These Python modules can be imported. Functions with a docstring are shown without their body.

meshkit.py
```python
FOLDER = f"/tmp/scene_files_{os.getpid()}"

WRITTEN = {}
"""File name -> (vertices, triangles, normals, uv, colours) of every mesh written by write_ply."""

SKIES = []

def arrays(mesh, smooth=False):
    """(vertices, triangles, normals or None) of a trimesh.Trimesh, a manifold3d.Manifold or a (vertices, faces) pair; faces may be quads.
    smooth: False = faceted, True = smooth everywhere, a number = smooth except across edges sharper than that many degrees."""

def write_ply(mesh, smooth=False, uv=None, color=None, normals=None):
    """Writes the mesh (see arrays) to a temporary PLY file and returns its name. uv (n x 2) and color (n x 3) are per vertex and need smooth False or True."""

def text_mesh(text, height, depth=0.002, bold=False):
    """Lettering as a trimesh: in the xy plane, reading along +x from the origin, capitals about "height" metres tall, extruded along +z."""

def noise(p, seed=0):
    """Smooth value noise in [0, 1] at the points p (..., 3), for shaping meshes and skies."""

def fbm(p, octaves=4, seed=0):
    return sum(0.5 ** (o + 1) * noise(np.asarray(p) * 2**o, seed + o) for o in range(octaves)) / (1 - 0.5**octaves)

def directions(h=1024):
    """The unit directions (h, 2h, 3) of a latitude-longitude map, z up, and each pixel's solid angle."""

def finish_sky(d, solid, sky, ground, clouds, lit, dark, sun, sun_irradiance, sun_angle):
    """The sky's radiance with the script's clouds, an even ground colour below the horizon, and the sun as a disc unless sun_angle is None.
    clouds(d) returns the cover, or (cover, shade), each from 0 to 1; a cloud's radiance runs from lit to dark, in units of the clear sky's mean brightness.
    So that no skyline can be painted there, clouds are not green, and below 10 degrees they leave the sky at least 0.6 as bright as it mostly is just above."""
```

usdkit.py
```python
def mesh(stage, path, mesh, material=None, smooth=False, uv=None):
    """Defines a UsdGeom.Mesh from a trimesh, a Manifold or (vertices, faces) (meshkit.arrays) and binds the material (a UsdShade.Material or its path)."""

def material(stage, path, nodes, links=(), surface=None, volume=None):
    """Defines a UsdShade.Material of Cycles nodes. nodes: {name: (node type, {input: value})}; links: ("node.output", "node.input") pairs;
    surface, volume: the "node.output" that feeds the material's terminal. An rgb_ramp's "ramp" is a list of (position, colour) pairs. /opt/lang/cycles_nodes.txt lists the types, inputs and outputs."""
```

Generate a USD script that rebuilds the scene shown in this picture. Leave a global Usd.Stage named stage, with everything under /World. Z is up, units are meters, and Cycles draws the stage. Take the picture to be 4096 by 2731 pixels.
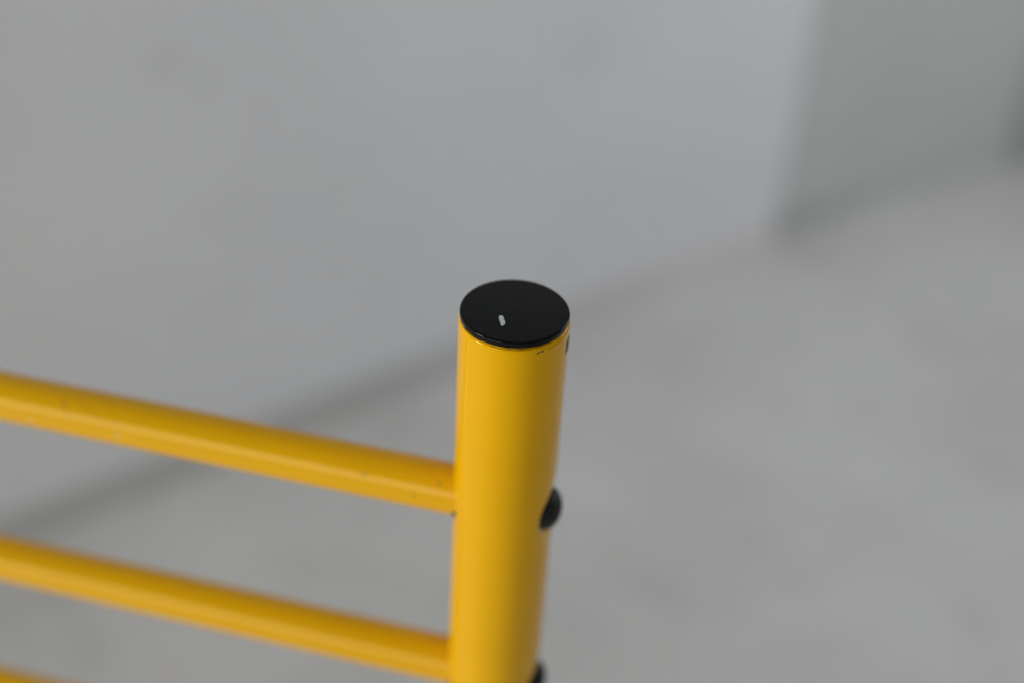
import math
import numpy as np
import trimesh
import usdkit
import meshkit
from shapely.geometry import Polygon
from pxr import Usd, UsdGeom, UsdLux, UsdShade, Gf, Sdf

stage = Usd.Stage.CreateInMemory()
UsdGeom.Xform.Define(stage, '/World')
UsdGeom.Scope.Define(stage, '/World/Looks')

# ------------------------------------------------------------------ camera
HC = 1.117                       # height of the post's cap
CAM = (0.0, -0.47464, HC + 0.33339)
PITCH, ROLL, YAW = 36.4932, 3.36391, -0.0588
cam = UsdGeom.Camera.Define(stage, '/World/camera')
cam.CreateFocalLengthAttr(46.05)
cam.CreateHorizontalApertureAttr(36.0)
cam.CreateFStopAttr(2.0)
cam.CreateFocusDistanceAttr(0.562)
cam.CreateClippingRangeAttr((0.02, 100.0))
cam.CreateExposureAttr(0.74)
fw = np.array([math.sin(math.radians(YAW)) * math.cos(math.radians(PITCH)),
               math.cos(math.radians(YAW)) * math.cos(math.radians(PITCH)), -math.sin(math.radians(PITCH))])
r0 = np.cross(fw, [0, 0, 1]); r0 /= np.linalg.norm(r0); u0 = np.cross(r0, fw)
cr, sr = math.cos(math.radians(ROLL)), math.sin(math.radians(ROLL))
rt, up = cr * r0 + sr * u0, -sr * r0 + cr * u0
cam.AddTransformOp().Set(Gf.Matrix4d(*rt, 0, *up, 0, *(-fw), 0, *CAM, 1))

# ------------------------------------------------------------------ light
def rect_light(name, pos, target, w, h, inten, color):
    l = UsdLux.RectLight.Define(stage, '/World/' + name)
    l.CreateWidthAttr(w); l.CreateHeightAttr(h); l.CreateIntensityAttr(inten); l.CreateColorAttr(Gf.Vec3f(*color))
    p, t = np.array(pos, float), np.array(target, float)
    z = p - t; z /= np.linalg.norm(z)
    x = np.cross([0, 0, 1], z); x /= np.linalg.norm(x); y = np.cross(z, x)
    l.AddTransformOp().Set(Gf.Matrix4d(*x, 0, *y, 0, *z, 0, *pos, 1))
    return l
# daylight from an opening on the left, and the wider room behind the camera
rect_light('daylight_opening', (-5.2, -1.5, 1.75), (0, 0, 1.2), 2.8, 1.8, 11.5, (0.97, 1.0, 0.93))
rect_light('window_light', (-2.35, -3.25, 1.95), (0, 0, 1.8), 2.1, 2.0, 1.8, (0.97, 0.985, 1.0))
rect_light('wall_fill', (1.9, 1.2, 1.8), (0.0, 1.45, 1.0), 1.2, 1.2, 1.45, (0.98, 0.985, 1.0))  # added fill lamp for the white wall, nearly edge-on to the post
dome = UsdLux.DomeLight.Define(stage, '/World/ambient')
usdkit.material(stage, '/World/Looks/ambient', {'b': ('background_shader', {'color': (0.93, 0.97, 1.02), 'strength': 0.125})}, surface='b.background')
UsdShade.MaterialBindingAPI.Apply(dome.GetPrim()).Bind(UsdShade.Material.Get(stage, '/World/Looks/ambient'))

# ------------------------------------------------------------------ helpers
used = {}
def numbered(parent, name):
    k = used.get((parent, name), 0); used[(parent, name)] = k + 1
    return name if k == 0 else f'{name}_{k:03d}'
def obj(name, mesh, mat, parent='/World', smooth=False, **tags):
    path = f'{parent}/{numbered(parent, name)}'
    m = usdkit.mesh(stage, path, mesh, '/World/Looks/' + mat, smooth)
    for k, v in tags.items():
        m.GetPrim().SetCustomDataByKey(k, v)
    return path
def thing(name, loc=(0, 0, 0), **tags):
    path = '/World/' + numbered('/World', name)
    x = UsdGeom.Xform.Define(stage, path); x.AddTranslateOp().Set(Gf.Vec3d(*loc))
    for k, v in tags.items():
        x.GetPrim().SetCustomDataByKey(k, v)
    return path
def revolve(profile, n=96):
    """closed lathe of (radius, z) points"""
    return trimesh.creation.revolve(np.array(profile), sections=n)
def box(lo, hi):
    lo, hi = np.array(lo, float), np.array(hi, float)
    b = trimesh.creation.box(hi - lo); b.apply_translation((lo + hi) / 2); return b

# ------------------------------------------------------------------ materials
L = '/World/Looks/'
def mat(name, nodes, links=(), surface='p.BSDF'):
    usdkit.material(stage, L + name, nodes, links, surface=surface)

def yellow(name):
    # glossy powder coat: faint cloudy tone, orange-peel relief, slight smears in the gloss
    mat(name, {
        'tc': ('texture_coordinate', {}),
        'n1': ('noise_texture', {'scale': 22.0, 'detail': 4.0}),
        'c': ('mix_color', {'a': (0.85, 0.435, 0.0003), 'b': (0.79, 0.395, 0.0003)}),
        'n2': ('noise_texture', {'scale': 900.0, 'detail': 1.0}),
        'bp': ('bump', {'strength': 0.007, 'distance': 0.001}),
        'n3': ('noise_texture', {'scale': 60.0, 'detail': 5.0}),
        'ro': ('map_range', {'from_min': 0.35, 'from_max': 0.7, 'to_min': 0.05, 'to_max': 0.11}),
        'p': ('principled_bsdf', {'specular_ior_level': 0.45, 'specular_tint': (1.0, 0.82, 0.42)}),
    }, [('tc.object', 'n1.vector'), ('tc.object', 'n2.vector'), ('tc.object', 'n3.vector'),
        ('n1.fac', 'c.fac'), ('c.result', 'p.base_color'), ('n2.fac', 'bp.height'), ('bp.normal', 'p.normal'),
        ('n3.fac', 'ro.value'), ('ro.result', 'p.roughness')])
yellow('yellow_paint')
# same paint with grime rubbed into the lip under the cap (z above -0.006 m of the part's origin)
mat('yellow_paint_post', {
    'tc': ('texture_coordinate', {}),
    'n1': ('noise_texture', {'scale': 22.0, 'detail': 4.0}),
    'c': ('mix_color', {'a': (0.85, 0.435, 0.0003), 'b': (0.79, 0.395, 0.0003)}),
    'xyz': ('separate_xyz', {}),
    'zm': ('map_range', {'from_min': -0.0049, 'from_max': -0.0040, 'to_min': 0.0, 'to_max': 1.0, 'clamp': True}),
    'mp': ('mapping', {'mapping_type': 'point', 'scale': (90.0, 90.0, 2600.0)}),
    'n4': ('noise_texture', {'scale': 1.0, 'detail': 4.0, 'roughness': 0.65}),
    'th': ('map_range', {'from_min': 0.49, 'from_max': 0.60, 'to_min': 0.0, 'to_max': 0.85, 'clamp': True}),
    'mul': ('math', {'math_type': 'multiply'}),
    'd': ('mix_color', {'b': (0.02, 0.013, 0.006)}),
    'n2': ('noise_texture', {'scale': 900.0, 'detail': 1.0}),
    'bp': ('bump', {'strength': 0.007, 'distance': 0.001}),
    'n3': ('noise_texture', {'scale': 60.0, 'detail': 5.0}),
    'ro': ('map_range', {'from_min': 0.35, 'from_max': 0.7, 'to_min': 0.05, 'to_max': 0.1}),
    'p': ('principled_bsdf', {'specular_ior_level': 0.32, 'specular_tint': (1.0, 0.8, 0.22)}),
}, [('tc.object', 'n1.vector'), ('tc.object', 'n2.vector'), ('tc.object', 'n3.vector'), ('tc.object', 'mp.vector'), ('tc.object', 'xyz.vector'),
    ('xyz.z', 'zm.value'), ('mp.vector', 'n4.vector'), ('n4.fac', 'th.value'), ('zm.result', 'mul.value1'), ('th.result', 'mul.value2'),
    ('n1.fac', 'c.fac'), ('c.result', 'd.a'), ('mul.value', 'd.fac'), ('d.result', 'p.base_color'),
    ('n2.fac', 'bp.height'), ('bp.normal', 'p.normal'), ('n3.fac', 'ro.value'), ('ro.result', 'p.roughness')])
mat('black_plastic', {
    'tc': ('texture_coordinate', {}),
    'n': ('noise_texture', {'scale': 140.0, 'detail': 5.0}),
    'ro': ('map_range', {'from_min': 0.35, 'from_max': 0.7, 'to_min': 0.08, 'to_max': 0.16}),
    'v': ('noise_texture', {'scale': 620.0, 'detail': 2.0}),
    'dm': ('map_range', {'from_min': 0.74, 'from_max': 0.8, 'to_min': 0.0, 'to_max': 0.25, 'clamp': True}),
    'c': ('mix_color', {'a': (0.002, 0.0024, 0.0024), 'b': (0.03, 0.032, 0.03)}),
    'p': ('principled_bsdf', {'specular_ior_level': 0.16}),
}, [('tc.object', 'n.vector'), ('tc.object', 'v.vector'), ('n.fac', 'ro.value'), ('ro.result', 'p.roughness'),
    ('v.fac', 'dm.value'), ('dm.result', 'c.fac'), ('c.result', 'p.base_color')])
mat('black_rubber', {'p': ('principled_bsdf', {'base_color': (0.008, 0.009, 0.0085), 'roughness': 0.5, 'specular_ior_level': 0.3})})
mat('bare_chip', {'tc': ('texture_coordinate', {}), 'n': ('noise_texture', {'scale': 700.0, 'detail': 3.0}),
                  'c': ('rgb_ramp', {'ramp': [(0.3, (0.012, 0.010, 0.008)), (0.7, (0.075, 0.062, 0.045))]}),
                  'p': ('principled_bsdf', {'roughness': 0.6})},
    [('tc.object', 'n.vector'), ('n.fac', 'c.fac'), ('c.color', 'p.base_color')])
mat('scuff_dark', {'p': ('principled_bsdf', {'base_color': (0.48, 0.26, 0.01), 'roughness': 0.5})})
mat('scuff_light', {'p': ('principled_bsdf', {'base_color': (0.74, 0.47, 0.11), 'roughness': 0.6})})
mat('pale_flake', {'tc': ('texture_coordinate', {}), 'n': ('noise_texture', {'scale': 450.0, 'detail': 4.0}),
                   'c': ('rgb_ramp', {'ramp': [(0.35, (0.52, 0.58, 0.60)), (0.65, (0.84, 0.85, 0.82))]}),
                   'p': ('principled_bsdf', {'roughness': 0.55})},
    [('tc.object', 'n.vector'), ('n.fac', 'c.fac'), ('c.color', 'p.base_color')])

def plaster(name, a, b, spot, scale, marks=(), n2scale=7.5, n2=(0.6, 0.8, 0.5), bump=(160.0, 0.25, 0.003), rough=0.7):
    """painted plaster or concrete: two close tones, random blotches and single stains (x, y, z, radii, turn, strength) that stay on the surface"""
    nodes = {
        'g': ('geometry', {}),
        'n1': ('noise_texture', {'scale': scale, 'detail': 4.0, 'roughness': 0.55}),
        'r1': ('map_range', {'from_min': 0.33, 'from_max': 0.67, 'clamp': True}),
        'c': ('mix_color', {'a': a, 'b': b}),
        'n2': ('noise_texture', {'scale': n2scale, 'detail': 3.0, 'roughness': 0.6, 'distortion': 0.5}),
        'r2': ('map_range', {'from_min': n2[0], 'from_max': n2[1], 'to_max': n2[2], 'clamp': True}),
        'd': ('mix_color', {'b': spot}),
        'n3': ('noise_texture', {'scale': bump[0], 'detail': 4.0}),
        'bp': ('bump', {'strength': bump[1], 'distance': bump[2]}),
        'p': ('principled_bsdf', {'roughness': rough}),
    }
    links = [('g.position', 'n1.vector'), ('g.position', 'n2.vector'), ('g.position', 'n3.vector'), ('n1.fac', 'r1.value'), ('r1.result', 'c.fac'),
             ('c.result', 'd.a'), ('n2.fac', 'r2.value'), ('n3.fac', 'bp.height'), ('bp.normal', 'p.normal'), ('d.result', 'p.base_color')]
    last = 'r2.result'
    for i, (x, y, z, rx, ry, rz, turn, k) in enumerate(marks):
        nodes[f'm{i}'] = ('mapping', {'mapping_type': 'texture', 'location': (x, y, z), 'rotation': (0, 0, math.radians(turn)), 'scale': (rx, ry, rz)})
        nodes[f'q{i}'] = ('gradient_texture', {'gradient_type': 'quadratic_sphere'})
        nodes[f'a{i}'] = ('math', {'math_type': 'multiply_add', 'value2': 0.65 * k})
        links += [('g.position', f'm{i}.vector'), (f'm{i}.vector', f'q{i}.vector'), (f'q{i}.fac', f'a{i}.value1'), (last, f'a{i}.value3')]
        last = f'a{i}.value'
    nodes['cl'] = ('clamp', {})
    links += [(last, 'cl.value'), ('cl.result', 'd.fac')]
    mat(name, nodes, links)
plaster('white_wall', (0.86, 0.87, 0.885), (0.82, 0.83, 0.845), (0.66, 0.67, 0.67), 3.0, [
    (-0.477, 1.10, 0.704, 0.06, 0.06, 0.06, 0, 0.7), (0.106, 1.55, 0.56, 0.12, 0.12, 0.12, 0, 0.5), (0.196, 1.619, 0.271, 0.05, 0.05, 0.05, 0, 0.5),
    (-0.45, 1.121, 0.30, 0.12, 0.12, 0.05, 0, 0.4), (-0.411, 1.151, 0.446, 0.14, 0.14, 0.05, 0, 0.35)], n2=(0.6, 0.85, 0.35))
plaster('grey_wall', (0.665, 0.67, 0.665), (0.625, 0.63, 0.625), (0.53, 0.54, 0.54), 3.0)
plaster('dark_frame', (0.43, 0.44, 0.435), (0.40, 0.41, 0.405), (0.36, 0.36, 0.36), 3.0)
def shade_strip(name, a, b, lo, hi):
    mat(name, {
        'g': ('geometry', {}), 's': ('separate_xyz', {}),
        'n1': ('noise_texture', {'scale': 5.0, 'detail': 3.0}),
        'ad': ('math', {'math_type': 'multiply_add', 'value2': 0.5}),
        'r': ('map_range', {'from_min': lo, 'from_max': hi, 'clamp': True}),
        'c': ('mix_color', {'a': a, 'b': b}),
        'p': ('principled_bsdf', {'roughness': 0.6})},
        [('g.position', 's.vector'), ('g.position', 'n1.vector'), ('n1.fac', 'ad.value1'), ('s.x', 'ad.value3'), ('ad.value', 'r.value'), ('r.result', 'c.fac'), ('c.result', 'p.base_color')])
shade_strip('shade_strip', (0.58, 0.58, 0.57), (0.82, 0.785, 0.79), 0.15, 0.6)      # shade at the wall foot painted into the strip, fading towards the corner
shade_strip('shade_strip_grey', (0.53, 0.54, 0.535), (0.62, 0.625, 0.62), 0.85, 1.2)  # shade along the grey wall's base painted in, darkest at the corner
plaster('concrete', (0.66, 0.65, 0.635), (0.76, 0.755, 0.74), (0.50, 0.50, 0.475), 2.6, [
    (0.241, 0.885, 0, 0.13, 0.05, 0.1, -40, 0.75), (0.336, 0.863, 0, 0.12, 0.05, 0.1, -20, 0.3), (0.173, 1.0, 0, 0.10, 0.05, 0.1, -30, 0.3),
    (0.114, 0.807, 0, 0.12, 0.06, 0.1, 0, 0.4), (0.579, 1.079, 0, 0.10, 0.05, 0.1, 30, 0.3), (0.402, 1.123, 0, 0.12, 0.04, 0.1, 30, 0.3), (0.475, 0.807, 0, 0.14, 0.06, 0.1, 20, 0.3),
    (-0.28, 0.894, 0, 0.13, 0.06, 0.1, 10, 0.4), (-0.615, 0.788, 0, 0.04, 0.06, 0.1, 20, 0.6), (-0.566, 0.718, 0, 0.045, 0.11, 0.1, 30, 0.7), (0.709, 0.761, 0, 0.13, 0.07, 0.1, 0, 0.4), (-0.70, 0.60, 0, 0.45, 0.40, 0.1, 0, 0.5)],  # last mark is a broad, soft darker area of floor at the left
    n2scale=8.0, n2=(0.55, 0.75, 0.45), bump=(220.0, 0.35, 0.002), rough=0.62)

# ------------------------------------------------------------------ floor and walls
obj('floor', box((-7, -7, -0.15), (7, 7, 0)), 'concrete', kind='structure', label='pale grey concrete floor with faint darker stains')

def wall_slab(a, b, thick, z0, z1):
    """vertical slab whose front face runs from a to b (plan); the body lies on the far side"""
    a, b = np.array(a, float), np.array(b, float)
    d = (b - a) / np.linalg.norm(b - a); n = np.array([-d[1], d[0]])
    pts = [a, b, b + n * thick, a + n * thick]
    m = trimesh.creation.extrude_polygon(Polygon(pts), z1 - z0); m.apply_translation((0, 0, z0)); return m
KA = np.array([0.527, 1.875]); dA = np.array([0.792, 0.611]); dA /= np.linalg.norm(dA); nA = np.array([-dA[1], dA[0]])
wa = thing('white_wall', label='white painted wall filling the background up to its corner, shade along its foot painted on a strip', category='wall')
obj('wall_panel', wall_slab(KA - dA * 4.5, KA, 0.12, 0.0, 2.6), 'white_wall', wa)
obj('shade_strip', wall_slab(KA - dA * 4.5 - nA * 0.006, KA - dA * 0.004 - nA * 0.006, 0.006 - 0.0005, 0.0, 0.06), 'shade_strip', wa)
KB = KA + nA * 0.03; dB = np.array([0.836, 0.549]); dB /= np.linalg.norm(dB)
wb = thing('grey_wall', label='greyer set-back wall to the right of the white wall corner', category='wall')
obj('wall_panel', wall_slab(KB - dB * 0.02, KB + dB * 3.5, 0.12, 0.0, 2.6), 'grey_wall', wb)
nB = np.array([-dB[1], dB[0]])
obj('shade_strip', wall_slab(KB + dB * 0.002 - nB * 0.006, KB + dB * 3.5 - nB * 0.006, 0.0055, 0.0, 0.05), 'shade_strip_grey', wb)
obj('door_frame', wall_slab(KB + dB * 0.75 - nB * 0.032, KB + dB * 0.83 - nB * 0.032, 0.0315, 0.0, 2.1), 'dark_frame', label='dark upright strip on the grey wall at the right edge', category='frame')

# ------------------------------------------------------------------ the yellow ladder-like railing
R, PHI, ZR, SP, RR = 0.025, math.radians(11.80336), -0.114429, 0.128914, 0.01296
ud = np.array([-math.cos(PHI), math.sin(PHI), 0.0])           # along the rungs, away from the post
nf = np.array([-math.sin(PHI), -math.cos(PHI), 0.0])          # rung side that faces the camera
LEN, NR = 0.95, 8                                            # length of the rungs, number of rungs
TOP = -0.0037                                                # lip of the tube below the cap's face
DENT = 0.0042

def post_mesh(side):
    """tube flattened where the bolts of the rungs pull it in; side: +1 rungs leave along ud, for both posts the dents are on the ud axis"""
    lip = [(0.0218, TOP - 0.0006), (0.0226, TOP - 0.0001), (0.0234, TOP), (0.0241, TOP - 0.0002), (0.0246, TOP - 0.0007), (0.02490, TOP - 0.0013), (R, TOP - 0.0021)]
    zs = np.unique(np.concatenate([np.linspace(-0.006, -HC + 0.004, 220), *[np.linspace(ZR - i * SP - 0.035, ZR - i * SP + 0.035, 45) for i in range(NR)]]))[::-1]
    prof = [(0.0205, TOP - 0.02)] + lip + [(R, z) for z in zs]
    n = 128; th = np.linspace(0, 2 * np.pi, n, endpoint=False); V = []
    ux = ud[:2]; vx = np.array([-ux[1], ux[0]])
    for r, z in prof:
        x, y = r * np.cos(th), r * np.sin(th)
        a, b = x * ux[0] + y * ux[1], x * vx[0] + y * vx[1]
        g = sum(math.exp(-(abs(z - (ZR - i * SP)) / 0.0135) ** 2.6) for i in range(NR))
        lim = R - DENT * g
        if g > 0.002:
            k = 0.0006                                        # soft minimum, so the flat has a rounded border
            h = np.clip(0.5 + 0.5 * (np.abs(a) - lim) / k / 2, 0, 1)
            na = np.abs(a) * (1 - h) + lim * h - k * 2 * h * (1 - h) * 0.5
            a = np.sign(a) * np.minimum(na, np.abs(a))
        V.append(np.stack([a * ux[0] + b * vx[0], a * ux[1] + b * vx[1], np.full(n, z)], 1))
    V = np.concatenate(V); F = []
    for j in range(len(prof) - 1):
        i = np.arange(n); i2 = (i + 1) % n
        F.append(np.stack([j * n + i, (j + 1) * n + i, (j + 1) * n + i2], 1)); F.append(np.stack([j * n + i, (j + 1) * n + i2, j * n + i2], 1))
    return trimesh.Trimesh(V, np.concatenate(F), process=False)

def place(m, t):
    m = m.copy(); m.apply_translation(t); return m

railing = thing('yellow_railing', (0, 0, HC), category='railing',
                label='glossy yellow tubular railing with horizontal bars and a black cap on its post')
fp = ud * LEN                                                 # foot of the far post
posts = []
for off in (np.zeros(3), fp):
    path = f'{railing}/{numbered(railing, "post")}'
    m = usdkit.mesh(stage, path, post_mesh(1), L + 'yellow_paint_post', 60)
    if off.any():
        m.AddTranslateOp().Set(Gf.Vec3d(*off))
    posts.append(path)
    foot = revolve([(0, -HC), (0.033, -HC), (0.034, -HC + 0.004), (0.033, -HC + 0.012), (0.0275, -HC + 0.015), (0.0252, -HC + 0.015)], 48)
    obj('rubber_foot', place(foot, off), 'black_rubber', railing, 40)

# end caps: shallow disc with a softly bevelled rim
cap_prof = [(0, 0.0)] + [(r, -0.00035 * (r / 0.0238) ** 2) for r in np.linspace(0.002, 0.0236, 14)]
cap_prof += [(0.0236 + 0.0009 * math.sin(a), -0.00035 - 0.0009 * (1 - math.cos(a))) for a in np.linspace(0.1, math.pi / 2, 8)]
cap_prof += [(0.0245, -0.0029), (0.0243, -0.0033), (0.0236, -0.0036), (0.0205, -0.0036), (0.0205, -0.018), (0, -0.018)]
caps = []
for off in (np.zeros(3), fp):
    caps.append(obj('end_cap', place(revolve(cap_prof[::-1], 160), off), 'black_plastic', railing, 35))

def patch(outline, fn, base, thick):
    """a thin flake: outline in 2D, fn maps (u, v, height) to 3D"""
    pg = Polygon(outline)
    if not pg.is_valid:
        pg = pg.buffer(0)
    m = trimesh.creation.extrude_polygon(pg, 1.0, engine='earcut')
    m = m.subdivide()
    v = m.vertices
    return trimesh.Trimesh(np.array([fn(a, b, base + c * thick) for a, b, c in v]), m.faces, process=False)
on_cap = lambda x, y, h: np.array([x * 1e-3, y * 1e-3, -0.00035 * ((x * x + y * y) / 23.8 ** 2) + h])
flake = [(-6.73, -8.1), (-6.86, -6.57), (-6.5, -5.8), (-6.1, -5.56), (-5.34, -5.69), (-4.95, -6.4), (-4.67, -7.38), (-4.4, -8.6), (-3.98, -9.87), (-3.97, -11.4), (-4.23, -12.34), (-4.44, -11.7), (-4.65, -13.1),
         (-4.91, -12.41), (-5.17, -13.25), (-5.5, -12.57), (-5.89, -12.51), (-5.86, -11.09), (-6.37, -9.61)]
obj('paint_fleck', patch(flake, on_cap, -0.00002, 0.00012), 'pale_flake', caps[0], label='small pale chip of paint on the black cap')
def blob(cx, cy, rx, ry, seed, n=14):
    rng = np.random.default_rng(seed); a = np.linspace(0, 2 * np.pi, n, endpoint=False); q = 1 + 0.3 * rng.standard_normal(n) * 0.7
    return [(cx + rx * q[i] * math.cos(a[i]), cy + ry * q[i] * math.sin(a[i])) for i in range(n)]

on_post = lambda deg, z, h: np.array([(R + h) * math.cos(math.radians(deg)), (R + h) * math.sin(math.radians(deg)), z * 1e-3])
chips = [
    [(-5.5, -9.8), (-13.0, -9.6), (-17.5, -10.15), (-19.3, -11.46), (-18.2, -13.54), (-19.5, -14.92), (-19.9, -16.9), (-16.0, -16.6), (-8.0, -17.2), (-3.03, -15.4), (-2.5, -12.5)],
    [(-66.27, -7.15), (-64.34, -6.24), (-61.93, -5.92), (-61.36, -6.16), (-62.17, -6.66), (-64.24, -6.94)],
    [(-60.04, -6.6), (-60.02, -5.9), (-59.0, -5.6), (-57.98, -5.8), (-57.69, -6.4), (-58.56, -6.72)],
]
for o in chips:
    obj('paint_chip', patch(o, on_post, 0.00001, 0.00006), 'bare_chip', posts[0], label='bare dark chip in the yellow paint')
def stroke(pts, w):
    from shapely.geometry import LineString
    g = LineString(pts).buffer(w, cap_style=2); return list(g.exterior.coords)[:-1]
obj('scratch', patch(stroke([(-53.5, -6.0), (-49.1, -5.9), (-43.95, -5.85), (-37, -5.95), (-31.57, -5.9)], 0.06), on_post, 0.00001, 0.00005), 'bare_chip', posts[0])

for o in ([(-77.9, -18.5), (-77.7, -20.5)], [(-77.4, -24.0), (-77.2, -25.2)], [(-76.4, -29.0), (-75.6, -31.2)]):
    obj('scratch', patch(stroke(o, 0.12), on_post, 0.00001, 0.00004), 'scuff_dark', posts[0])

# rungs: round bars butted against the flats of the posts
def rung_mesh(z):
    n = 72; ts = np.concatenate([np.linspace(R - DENT - 0.0005, LEN - R + DENT + 0.0005, 60)])
    a = np.linspace(0, 2 * np.pi, n, endpoint=False); V = []
    for t in ts:
        V.append(ud * t + np.outer(np.cos(a), nf) * RR + np.outer(np.sin(a), [0, 0, 1]) * RR + [0, 0, z])
    V = np.concatenate(V); F = []
    i = np.arange(n); i2 = (i + 1) % n
    for j in range(len(ts) - 1):
        F.append(np.stack([j * n + i, (j + 1) * n + i2, (j + 1) * n + i], 1)); F.append(np.stack([j * n + i, j * n + i2, (j + 1) * n + i2], 1))
    m = trimesh.Trimesh(V, np.concatenate(F), process=False); m.fix_normals(); return m
rungs = []
for k in range(NR):
    z = ZR - k * SP
    rungs.append(obj('rung', rung_mesh(z), 'yellow_paint', railing, True))
def on_rung(k):
    z0 = ZR - k * SP
    def f(t, deg, h):
        a = math.radians(deg); return ud * t * 1e-3 + (nf * math.cos(a) + np.array([0, 0, 1]) * math.sin(a)) * (RR + h) + np.array([0, 0, z0])
    return f
def rung_patch(k, outline, m):
    obj('scuff', patch(outline, on_rung(k), 0.00001, 0.00005), m, rungs[k])
rung_patch(0, stroke([(232.79, 63.8), (232.1, 53.9), (230.61, 42.6), (229.0, 34.1), (227.69, 26.5)], 0.45), 'scuff_dark')
rung_patch(0, stroke([(227.07, 73.8), (220.31, 56.5), (214.64, 43.8), (209.38, 33.5), (206.25, 28.8)], 0.25), 'scuff_dark')
rung_patch(0, blob(202.2, 35.9, 0.9, 4.0, 1), 'scuff_dark')
rung_patch(0, blob(201.2, 6.9, 1.5, 6.0, 2), 'scuff_light')
rung_patch(0, blob(250.1, -2.1, 1.5, 6.0, 3), 'scuff_light')
rung_patch(0, blob(68.6, 34.4, 1.6, 3.0, 4), 'scuff_dark')
rung_patch(0, blob(42.6, 10.2, 0.9, 3.5, 5), 'scuff_dark')
rung_patch(0, blob(31.0, 48.3, 0.9, 3.5, 6), 'scuff_dark')
rung_patch(1, blob(26.2, 56.5, 0.8, 4.0, 7), 'scuff_dark')
for k in range(3):                                            # small drain notch under each bar, next to the post
    s = trimesh.creation.icosphere(3, 1.0); s.apply_scale((0.0020, 0.0015, 0.0020))
    p = ud * (R - DENT + 0.0002) + nf * RR * 0.94 + np.array([0, 0, ZR - k * SP - RR * 0.36])
    obj('drain_hole', place(s, p), 'bare_chip', rungs[k], True)

# rubber plugs over the bolts, opposite each rung
PR, PH = 0.0110, 0.0086
prof = [(0, -0.001), (PR - 0.0006, -0.001), (PR, 0.0003)] + [(PR * math.cos(a), 0.0008 + (PH - 0.0008) * math.sin(a)) for a in np.linspace(0.05, math.pi / 2 - 0.02, 16)] + [(0, PH)]
T = np.eye(4); T[:3, 2] = -ud; T[:3, 0] = nf; T[:3, 1] = np.cross(-ud, nf)
for k in range(NR):
    m = revolve(prof, 64); M = T.copy(); M[:3, 3] = -ud * (R - DENT) + np.array([0, 0, ZR - k * SP]); m.apply_transform(M)
    obj('bolt_plug', m, 'black_rubber', railing, 40)
for k in range(NR):
    m = revolve(prof, 48); M = np.eye(4); M[:3, 2] = ud; M[:3, 0] = nf; M[:3, 1] = np.cross(ud, nf); M[:3, 3] = ud * (LEN + R - DENT) + np.array([0, 0, ZR - k * SP]); m.apply_transform(M)
    obj('bolt_plug', m, 'black_rubber', railing, 40)
